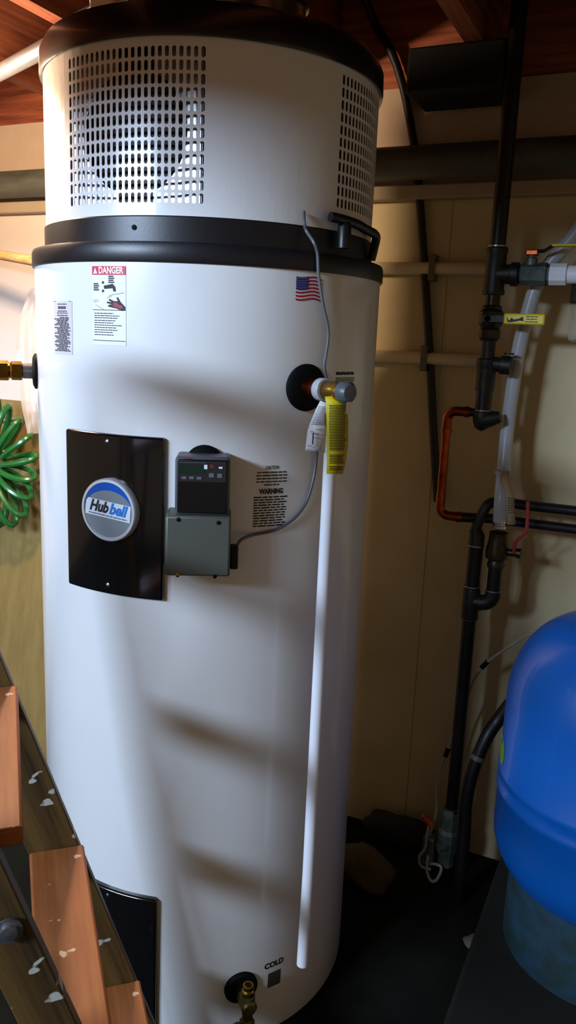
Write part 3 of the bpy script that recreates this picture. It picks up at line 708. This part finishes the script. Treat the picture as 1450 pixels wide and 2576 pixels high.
MB().lathe([(.0195, 0), (.0195, .003)], (RX, Y, zr(1036)), n=24).build('solder_ring', 'solder', ri)
el = MB().lathe([(.004, zr(1086)), (.016, zr(1078)), (.021, zr(1062)), (.022, zr(1040)), (.019, zr(1034))], (RX, Y, 0), n=22)
el.tube([(RX, Y, zr(1058)), (RX + .02, Y, zr(1054)), (RX + .042, Y, zr(1048))], [.022, .019, .013], 18); el.build('elbow', 'iron_fit', ri)
# horizontal ball valve with white coupling
zt2 = zt_
hv = thing('horizontal_valve', (RX + .07, Y, zt2 - .03), 'grey horizontal ball valve with flat yellow lever and white pipe beside the riser tee', 'valve')
vx0, vx1 = RX + .055, W(1385, 690, Y).x
MB().lathe([(.020, vx0), (.0245, vx0 + .004), (.0245, vx0 + .05), (.022, vx0 + .053), (.026, vx0 + .058), (.026, vx1 - .022), (.022, vx1 - .018), (.022, vx1)], (0, Y, zt2), (1, 0, 0), n=10).build('valve_body', 'galv', hv, smooth=25)
sxx = (vx0 + vx1) / 2 - .01
MB().lathe([(.013, .018), (.013, .034), (.009, .036), (.009, .048)], (sxx, Y, zt2), n=14).build('stem', 'galv', hv)
zl = zt2 + .056
MB().box((sxx, Y, zt2 + .046), (.013, .010, .006)).build('lever_nut', 'copper', hv, bevel=.002)
MB().tube([(sxx, Y, zl - .008), (sxx + .025, Y, zl - .006), (sxx + .045, Y - .01, zl + .004)], .004, 8).build('lever', 'iron_fit', hv)
MB().span((sxx + .042, Y - .022, zl + .001), (sxx + .16, Y + .002, zl + .0065)).build('lever_grip', 'yellow', hv, bevel=.002)
MB().lathe([(.024, vx1), (.024, vx1 + .035), (.021, vx1 + .037)], (0, Y, zt2), (1, 0, 0), n=10).build('coupling', 'pvc', hv, smooth=25)
MB().tube([(vx1 + .03, Y, zt2), (1.15, Y, zt2 + .0)], .0195, 20).build('white_pipe', 'pvc', hv)
# copper bend and the lower dark pipe
cb = thing('copper_bend', (W(1118, 1200, Y).x, Y, .98), 'copper pipe bend dropping from the riser elbow to a dark pipe', 'pipe')
zc1 = zr(1041); xc = W(1122, 1100, Y).x; zc2 = zr(1300, 1150); xr0 = RX - .015
Rb = .022
MB().tube([(xr0 + .01, Y, zc1), (xc + .05, Y, zc1)], .0095, 14).build('stub', 'iron', cb)
MB().tube([(xc + .055, Y, zc1)] + arc((xc + Rb, Y, zc1 - Rb), Rb, math.pi / 2, math.pi, (1, 0, 0), (0, 0, 1)) + [(xc, Y, zc1 - .055)], .0115, 14).build('elbow', 'copper', cb)
for q in (V((xc + .046, Y, zc1)),): MB().lathe([(.0135, -.004), (.0135, .004)], q, (1, 0, 0), n=16).build('collar', 'copper', cb)
MB().lathe([(.0135, -.004), (.0135, .004)], (xc, Y, zc1 - .048), n=16).build('collar', 'copper', cb)
MB().tube([(xc, Y, zc1 - .05), (xc, Y, zc2 + .05)], .0105, 14).build('tube', 'copper', cb)
MB().tube([(xc, Y, zc2 + .055)] + arc((xc + Rb, Y, zc2 + Rb), Rb, math.pi, 1.5 * math.pi, (1, 0, 0), (0, 0, 1)) + [(xc + .055, Y, zc2)], .0115, 14).build('elbow', 'copper', cb)
MB().lathe([(.0135, -.004), (.0135, .004)], (xc + .048, Y, zc2), (1, 0, 0), n=16).build('collar', 'copper', cb)
MB().tube([(xc + .05, Y + .0, zc2), (xc + .12, Y + .03, zc2), (1.15, Y + .03, zc2)], .0118, 14).build('dark_pipe', 'hose_black', cb)
# white PEX line
px_ = thing('white_pex_pipe', W(1257, 1310, .47), 'white plastic pipe curving down the wall to a bronze valve, paper tag tied on', 'pipe')
pp = [W(x, y, .50 if y < 1150 else .50 - .05 * min((y - 1150) / 100, 1)) for x, y in ((1500, 500), (1455, 580), (1400, 645), (1356, 705), (1328, 790), (1306, 880), (1290, 980), (1277, 1080), (1268, 1180), (1262, 1250), (1258, 1312))]
MB().tube(smoothpath(pp, 5), .0165, 18).build('pipe', 'pex', px_)
cc = W(1258, 1318, .45)
MB().lathe([(.0135, -.012), (.0165, -.010), (.0165, -.004), (.014, -.002), (.014, .002), (.0165, .004), (.0165, .009)], cc, n=20).build('crimp_ring', 'steel', px_)
mb = MB(); q = W(1266, 1188, .46); MB().lathe([(.0185, -.003), (.0185, .003)], q, n=20).build('tie', 'pex', px_)
tg = MB(); vs = []
for (xl, xr, y, yy) in ((1262, 1283, 1186, .425), (1258, 1284, 1212, .42), (1275, 1294, 1250, .415), (1276, 1298, 1320, .41)): vs += [W(xl, y, yy), W(xr, y, yy + .005)]
tg.add(vs, [(0, 1, 3, 2), (2, 3, 5, 4), (4, 5, 7, 6)]); tgo = tg.build('paper_tag', 'tan_paper', px_, smooth=60); s = tgo.modifiers.new('thick', 'SOLIDIFY'); s.thickness = .0006
mb = MB()
for k in range(3):
    for j in range(7):
        x = 1279 + k * 6; y = 1252 + j * 6
        mb.add([W(x, y, .4125), W(x + 2.5, y, .4125), W(x + 2.5, y + 3, .4125), W(x, y + 3, .4125)], [(0, 1, 2, 3)])
mb.build('tag_print', 'ink', tgo, smooth=0)
# lower manifold
MX = W(1185, 1520, Y).x; mz = lambda y, x=1190: W(x, y, Y).z
mf = thing('lower_manifold', (MX, Y, .0), 'dark lower pipe manifold with bronze valve, red handle and long drop to the floor', 'pipe assembly')
VX = W(1250, 1400, Y).x
MB().lathe([(.0205, mz(1418)), (.021, mz(1410)), (.0175, mz(1400)), (.026, mz(1395)), (.027, mz(1375)), (.023, mz(1355)), (.0215, mz(1336)), (.022, mz(1330)), (.012, mz(1327))], (VX, Y, 0), n=20).build('bronze_valve', 'bronze', mf)
vz = mz(1378)
hnd = MB().lathe([(.009, .02), (.009, .045), (.012, .046), (.012, .056), (.006, .058)], (VX, Y, vz), (1, 0, .05), n=12).build('valve_stem', 'bronze', mf)
MB().tube(smoothpath([V((VX + .040, Y - .006, vz + .004)), W(1300, 1362, .43), W(1322, 1340, .42), W(1328, 1310, .42), W(1329, 1262, .42)], 5), [.0042] * 21, 8).build('red_lever', 'red_handle', hnd)
MB().tube([(VX, Y, mz(1485)), (VX, Y, mz(1410))], .0165, 18).build('nipple', 'iron', mf)
for yy in (1418, 1478): MB().lathe([(.019, 0), (.019, .003)], (VX, Y, mz(yy)), n=24).build('solder_ring', 'solder', mf)
zE = mz(1512); Rb = .026
MB().tube([(VX, Y, mz(1480)), (VX, Y, zE + Rb)] + arc((VX - Rb, Y, zE + Rb), Rb, 0, -math.pi / 2, (1, 0, 0), (0, 0, 1)) + [(MX + .02, Y, zE)], .0188, 18).build('elbow', 'iron_fit', mf)
te = MB().lathe([(.019, mz(1560)), (.0205, mz(1555)), (.0205, mz(1485)), (.019, mz(1480))], (MX, Y, 0), n=22); te.lathe([(.0195, 0), (.0195, .028)], (MX, Y, zE), (1, 0, 0), n=20); te.build('tee', 'iron_fit', mf)
MB().tube([(MX, Y, mz(1482)), (MX, Y, mz(1370))], .0175, 18).build('nipple', 'iron', mf)
for yy in (1476, 1558, 1372): MB().lathe([(.0198, 0), (.0198, .003)], (MX, Y, mz(yy)), n=24).build('solder_ring', 'solder', mf)
MB().tube([(MX, Y, mz(1372)), (MX, Y, mz(1345)), W(1196, 1330, .45)], [.0185, .018, .014], 18).build('adapter', 'iron_fit', mf)
pts = [W(1196, 1335, .45), W(1205, 1312, .452), W(1216, 1288, .455), W(1228, 1270, .46), W(1246, 1263, .47), W(1275, 1265, .48)]
zz = pts[-1].z
MB().tube(smoothpath(pts, 4) + [V((.75, .485, zz - .001)), V((1.15, .485, zz - .001))], .0122, 14).build('upper_pipe', 'hose_black', mf)
MB().tube([(MX, Y, .19), (MX, Y, mz(1558))], .0165, 18).build('drop_pipe', 'iron', mf)
bf = MB().lathe([(.022, .06), (.022, .09), (.026, .10), (.026, .155), (.021, .165), (.023, .185), (.021, .215), (.018, .222)], (MX - .004, Y, 0), n=10).build('base_union', 'galv', mf, smooth=25)
MB().lathe([(.017, .0), (.017, .065)], (MX - .006, Y, 0), n=18).build('floor_pipe', 'iron', mf)
MB().lathe([(.0195, 0), (.0195, .003)], (MX, Y, .224), n=24).build('solder_ring', 'solder', mf)
MB().tube([(MX - .004, Y - .02, .125), (MX - .02, Y - .035, .125)], .012, 12).build('side_plug', 'galv', mf)
# pressure switch box with wires at the foot of the manifold
sb = thing('pressure_switch', (MX - .05, Y - .02, .02), 'small grey switch box with loose wires and orange wire nut near the floor', 'switch')
MB().box((MX - .048, Y - .01, .095), (.016, .016, .040)).build('box', 'galv', sb, bevel=.004)
wn = W(1075, 2062, .42)
MB().lathe([(.010, -.016), (.0085, .0), (.005, .016), (0, .017)], wn, (-.6, -.2, .6), n=10).build('wire_nut', 'wire_nut', sb)
MB().tube(smoothpath([wn + V((.006, 0, -.012)), W(1074, 2110, .42), W(1070, 2135, .42), W(1056, 2155, .42), W(1060, 2178, .42), W(1085, 2187, .42)], 5), .0038, 8).build('wire', 'wire_white', sb)
MB().tube(smoothpath([W(1078, 2150, .425), W(1075, 2190, .42), W(1085, 2215, .415), W(1100, 2212, .415), W(1110, 2180, .42), V((MX - .048, Y - .02, .06))], 5), .0042, 8).build('wire', 'wire_white', sb)
# grey cable from the tank to the switch
cbp = [W(x, y, yy) for x, y, yy in ((1372, 1588, .52), (1330, 1598, .51), (1295, 1618, .49), (1262, 1640, .49), (1220, 1672, .49), (1190, 1715, .50), (1178, 1750, .50), (1150, 1820, .50), (1125, 1893, .49), (1104, 1945, .47), (1098, 1990, .45), (1099, 2040, .44))] + [V((MX - .05, Y - .012, .134))]
gcb = thing('grey_cable', cbp[-1], 'thin grey cable running behind the drop pipe from the blue tank to the switch box', 'cable')
MB().tube(smoothpath(cbp, 6), .0036, 8).build('cable', 'wire_white', gcb)
for i in (4, 8):
    dd = (cbp[i + 1] - cbp[i - 1]).normalized(); MB().tube([cbp[i] - dd * .012, cbp[i] + dd * .012], .0065, 10).build('clip', 'rubber', gcb)
# black supply hose from the tank
hp = [W(x, y, yy) for x, y, yy in ((1330, 1730, .47), (1290, 1765, .46), (1255, 1810, .455), (1228, 1850, .435), (1203, 1905, .42), (1185, 1960, .41), (1174, 2020, .403), (1170, 2080, .402))]
hp += [V((hp[-1].x + .002, .402, .055)), V((hp[-1].x + .002, .402, .004))]
sh = thing('supply_hose', hp[-1], 'thick black hose curving from the floor up behind the blue tank', 'hose')
MB().tube(smoothpath(hp, 6), .0165, 16).build('hose', 'hose_black', sh)
dd = (hp[5] - hp[3]).normalized(); MB().lathe([(.019, -.006), (.019, .006)], hp[4], dd, n=18).build('hose_clamp', 'strap', sh)

# ================================================================== blue pressure tank on a concrete pad
PADZ = .09
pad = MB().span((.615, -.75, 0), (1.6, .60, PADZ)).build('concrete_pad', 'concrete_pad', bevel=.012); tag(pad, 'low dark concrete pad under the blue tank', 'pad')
TC = V((.872, .285, 0)); TR = .25
bt = thing('pressure_tank', (TC.x, TC.y, PADZ), 'bright blue steel pressure tank with domed top on a dark skirt', 'tank')
zl0 = .21; ztop = .86
prof = []
for i in range(13):
    t = math.pi / 2 * i / 12; prof.append((TR * math.sin(t) ** .75 if i else 0, zl0 + .155 * (1 - math.cos(t))))
zs = zl0 + .155
zd = .66
prof += [(TR, zs + .02), (TR, .452), (TR + .003, .457), (TR + .003, .468), (TR, .473), (TR, .492), (TR + .003, .497), (TR + .003, .508), (TR, .513), (TR, zd)]
for i in range(1, 13):
    t = math.pi / 2 * i / 12; prof.append((TR * math.cos(t) ** .62 if i < 12 else 0, zd + (ztop - zd) * math.sin(t)))
MB().lathe(prof, TC, n=96, caps=False).build('shell', 'tank_blue', bt, smooth=50)
MB().lathe([(.205, PADZ), (.205, zl0 + .075), (.201, zl0 + .075), (.201, PADZ)], TC, n=72, caps=False).build('skirt', 'skirt', bt)
MB().lathe([(.012, ztop - .01), (.012, ztop + .02), (.009, ztop + .024), (0, ztop + .025)], TC, n=16).build('air_valve', 'iron_fit', bt)
# green oval sticker on its left flank
tv = V((CAM.x - TC.x, CAM.y - TC.y, 0)); base_a = math.atan2(tv.y, tv.x)
D_ = tv.length; sil = base_a - math.acos(TR / D_)
n_ = ray(1268, 1868); zst = CAM.z + n_.z / math.hypot(n_.x, n_.y) * math.sqrt(D_**2 - TR**2)
mb = MB(); c0 = sil + .13; vs = []
for i in range(28):
    t = 2 * math.pi * i / 28; aa = c0 + .135 * math.cos(t); r_ = TR + .0008
    vs.append(V((TC.x + r_ * math.cos(aa), TC.y + r_ * math.sin(aa), zst + .034 * math.sin(t))))
mb.add(vs, [tuple(range(28))]).build('green_sticker', 'green_label', bt, smooth=0)

# filter housing at the right edge
fx = W(1462, 780, .47)
ft_ = thing('water_filter', (fx.x, fx.y, W(1450, 862, .47).z), 'clear filter bowl with brown head hanging at the right wall', 'filter')
MB().lathe([(.012, 0), (.020, .006), (.022, .02), (.022, .085)], (fx.x, fx.y, W(1450, 862, .47).z), n=28).build('bowl', 'clear', ft_)
zf = W(1450, 862, .47).z + .083
MB().lathe([(.021, 0), (.025, .004), (.025, .042), (.018, .05)], (fx.x, fx.y, zf), n=28).build('head', 'iron_fit', ft_)
MB().tube([(fx.x, fx.y, zf + .03), (fx.x, WY, zf + .03)], .008, 12).build('bracket', 'iron', ft_)

# near-black block standing in for the unlit space under the joists on the right
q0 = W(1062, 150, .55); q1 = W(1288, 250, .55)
dk = MB().span((q0.x, .44, q1.z), (q1.x, .60, 2.049)).build('shade_block', 'shade_black', bevel=.006); tag(dk, 'black box standing in for shade under the joists above the grey drain pipe', 'box')

# stones on the floor
def stone(c, r, m, label, sc=(1, 1, .6)):
    bm = bmesh.new(); bmesh.ops.create_icosphere(bm, subdivisions=3, radius=1)
    off = random.random() * 50
    mb = MB()
    for v in bm.verts:
        p = v.co; k = 1 + .16 * math.sin(p.x * 3.1 + off) * math.cos(p.y * 2.7 + off * .5) + .1 * math.sin(p.z * 5 + p.x * 4 + off)
        v.co = V((p.x * k * sc[0] * r, p.y * k * sc[1] * r, p.z * k * sc[2] * r))
    mnz = min(v.co.z for v in bm.verts)
    mb.add([v.co + V((c[0], c[1], -mnz)) for v in bm.verts], [[v.index for v in f.verts] for f in bm.faces]); bm.free()
    return tag(mb.build('stone', m, smooth=50), label, 'stone')
p = Z(915, 2185, .05); stone((p.x, p.y), .075, 'stone_tan', 'tan lump of stone on the floor close behind the heater', (1.1, .6, .75))
p = Z(1203, 2378, .01); stone((p.x, p.y), .028, 'stone', 'small pale stone on the floor beside the concrete pad', (1.2, .8, .5))
p = Z(1010, 2085, .04); stone((p.x, p.y - .02), .07, 'stone_dark', 'long dark stone lying along the foot of the wall', (1.7, .55, .6))

# ================================================================== wooden stepladder in front
RISE = .297
s_ = RISE / .28
def sc_(p): return CAM + (V(p) - CAM) * s_
PA, PB, PC = (sc_(p) for p in ((.077, -.646, .904), (.134, -.572, .626), (.187, -.504, .346)))
step = (PC - PA) / 2
tx = V((math.cos(math.radians(-45.77)), math.sin(math.radians(-45.77)), 0))      # far rail -> near rail
back = V((math.cos(math.radians(-135.77)), math.sin(math.radians(-135.77)), 0))
LW = .354 * s_; SD = .0855
ld = thing('stepladder', (PC.x, PC.y, 0), 'worn wooden stepladder with paint spatters in front of the heater', 'ladder')
u_ = -step.normalized(); perp = (back - u_ * back.dot(u_)).normalized()
def railpt(z, k): return PC + step * ((PC.z - z) / RISE) + tx * k
zt_l = 1.46
def grain(m, ax):                                         # turn a wood material's grain to run along the given axis
    nt = m.node_tree
    q = ax.rotation_difference(V((1, 0, 0))).to_euler()
    for mp_ in [n for n in nt.nodes if n.type == 'MAPPING']:
        src = mp_.inputs[0].links[0].from_socket; m2 = nt.nodes.new('ShaderNodeMapping'); m2.inputs['Rotation'].default_value = q
        nt.links.new(src, m2.inputs[0]); nt.links.new(m2.outputs[0], mp_.inputs[0])
grain(MATS['ladder_rail'], u_)
nt = MATS['ladder_top'].node_tree
for n in nt.nodes:
    if n.type == 'MAPPING' and tuple(n.inputs['Scale'].default_value)[2] < .5: n.inputs['Scale'].default_value = (.25, 3, 3)
grain(MATS['ladder_top'], tx)
def rail(side):
    k = -.0125 if side == 0 else LW + .0125
    a0 = railpt(0, k); a1 = railpt(zt_l, k)
    wdt = .088; vs = []
    for e, base in ((0, a0), (1, a1)):
        for s1 in (-1, 1):
            vs += [base + tx * (.0125 * s1) + back * (.008 if side == 0 else .030), base + tx * (.0125 * s1) + back * (wdt)]
    o = MB().add(vs, [(0, 1, 3, 2), (4, 6, 7, 5), (0, 4, 5, 1), (2, 3, 7, 6), (0, 2, 6, 4), (1, 5, 7, 3)])
    return o.build('rail', 'ladder_rail', ld, smooth=0, bevel=.002)
r_far = rail(0); r_near = rail(1)
k = 0
for i in range(-1, 4):
    P = PC - step * (i + 0) + step * 0
    if i == -1: continue
    P = PC - step * i
    if P.z > zt_l - .1: continue
    MB().box(P + tx * (LW / 2) + back * (SD / 2) - V((0, 0, .011)), (LW / 2, SD / 2, .011), tx, back, (0, 0, 1)).build('step', 'ladder_top', ld, bevel=.004)
tcp = railpt(zt_l, LW / 2)
MB().box(tcp + back * .06 + V((0, 0, .012)), (LW / 2 + .004, .075, .010), tx, back, (0, 0, 1)).build('top_step', 'ladder_top', ld, bevel=.004)
for kk in (.03, LW - .03):
    a1 = tcp + back * .10 + tx * (kk - LW / 2); a0 = V((a1.x, a1.y, 0)) + back * .55
    MB().add([p + tx * (.011 * sx1) + back * (.022 * sy1) for p in (a0, a1) for sy1 in (-1, 1) for sx1 in (-1, 1)], [(0, 2, 3, 1), (4, 5, 7, 6), (0, 1, 5, 4), (2, 6, 7, 3), (0, 4, 6, 2), (1, 3, 7, 5)]).build('rear_leg', 'ladder_rail', ld, smooth=0)
# bolt on the outer face of the near rail
pk = PA + tx * (LW + .025); v = ray(22, 2342); t = (pk - CAM).dot(tx) / v.dot(tx); bp = CAM + v * t
MB().lathe([(.015, -.001), (.015, .0015), (.009, .0016), (.009, .006), (0, .0075)], bp, tx, n=18).build('bolt', 'zinc', r_near)
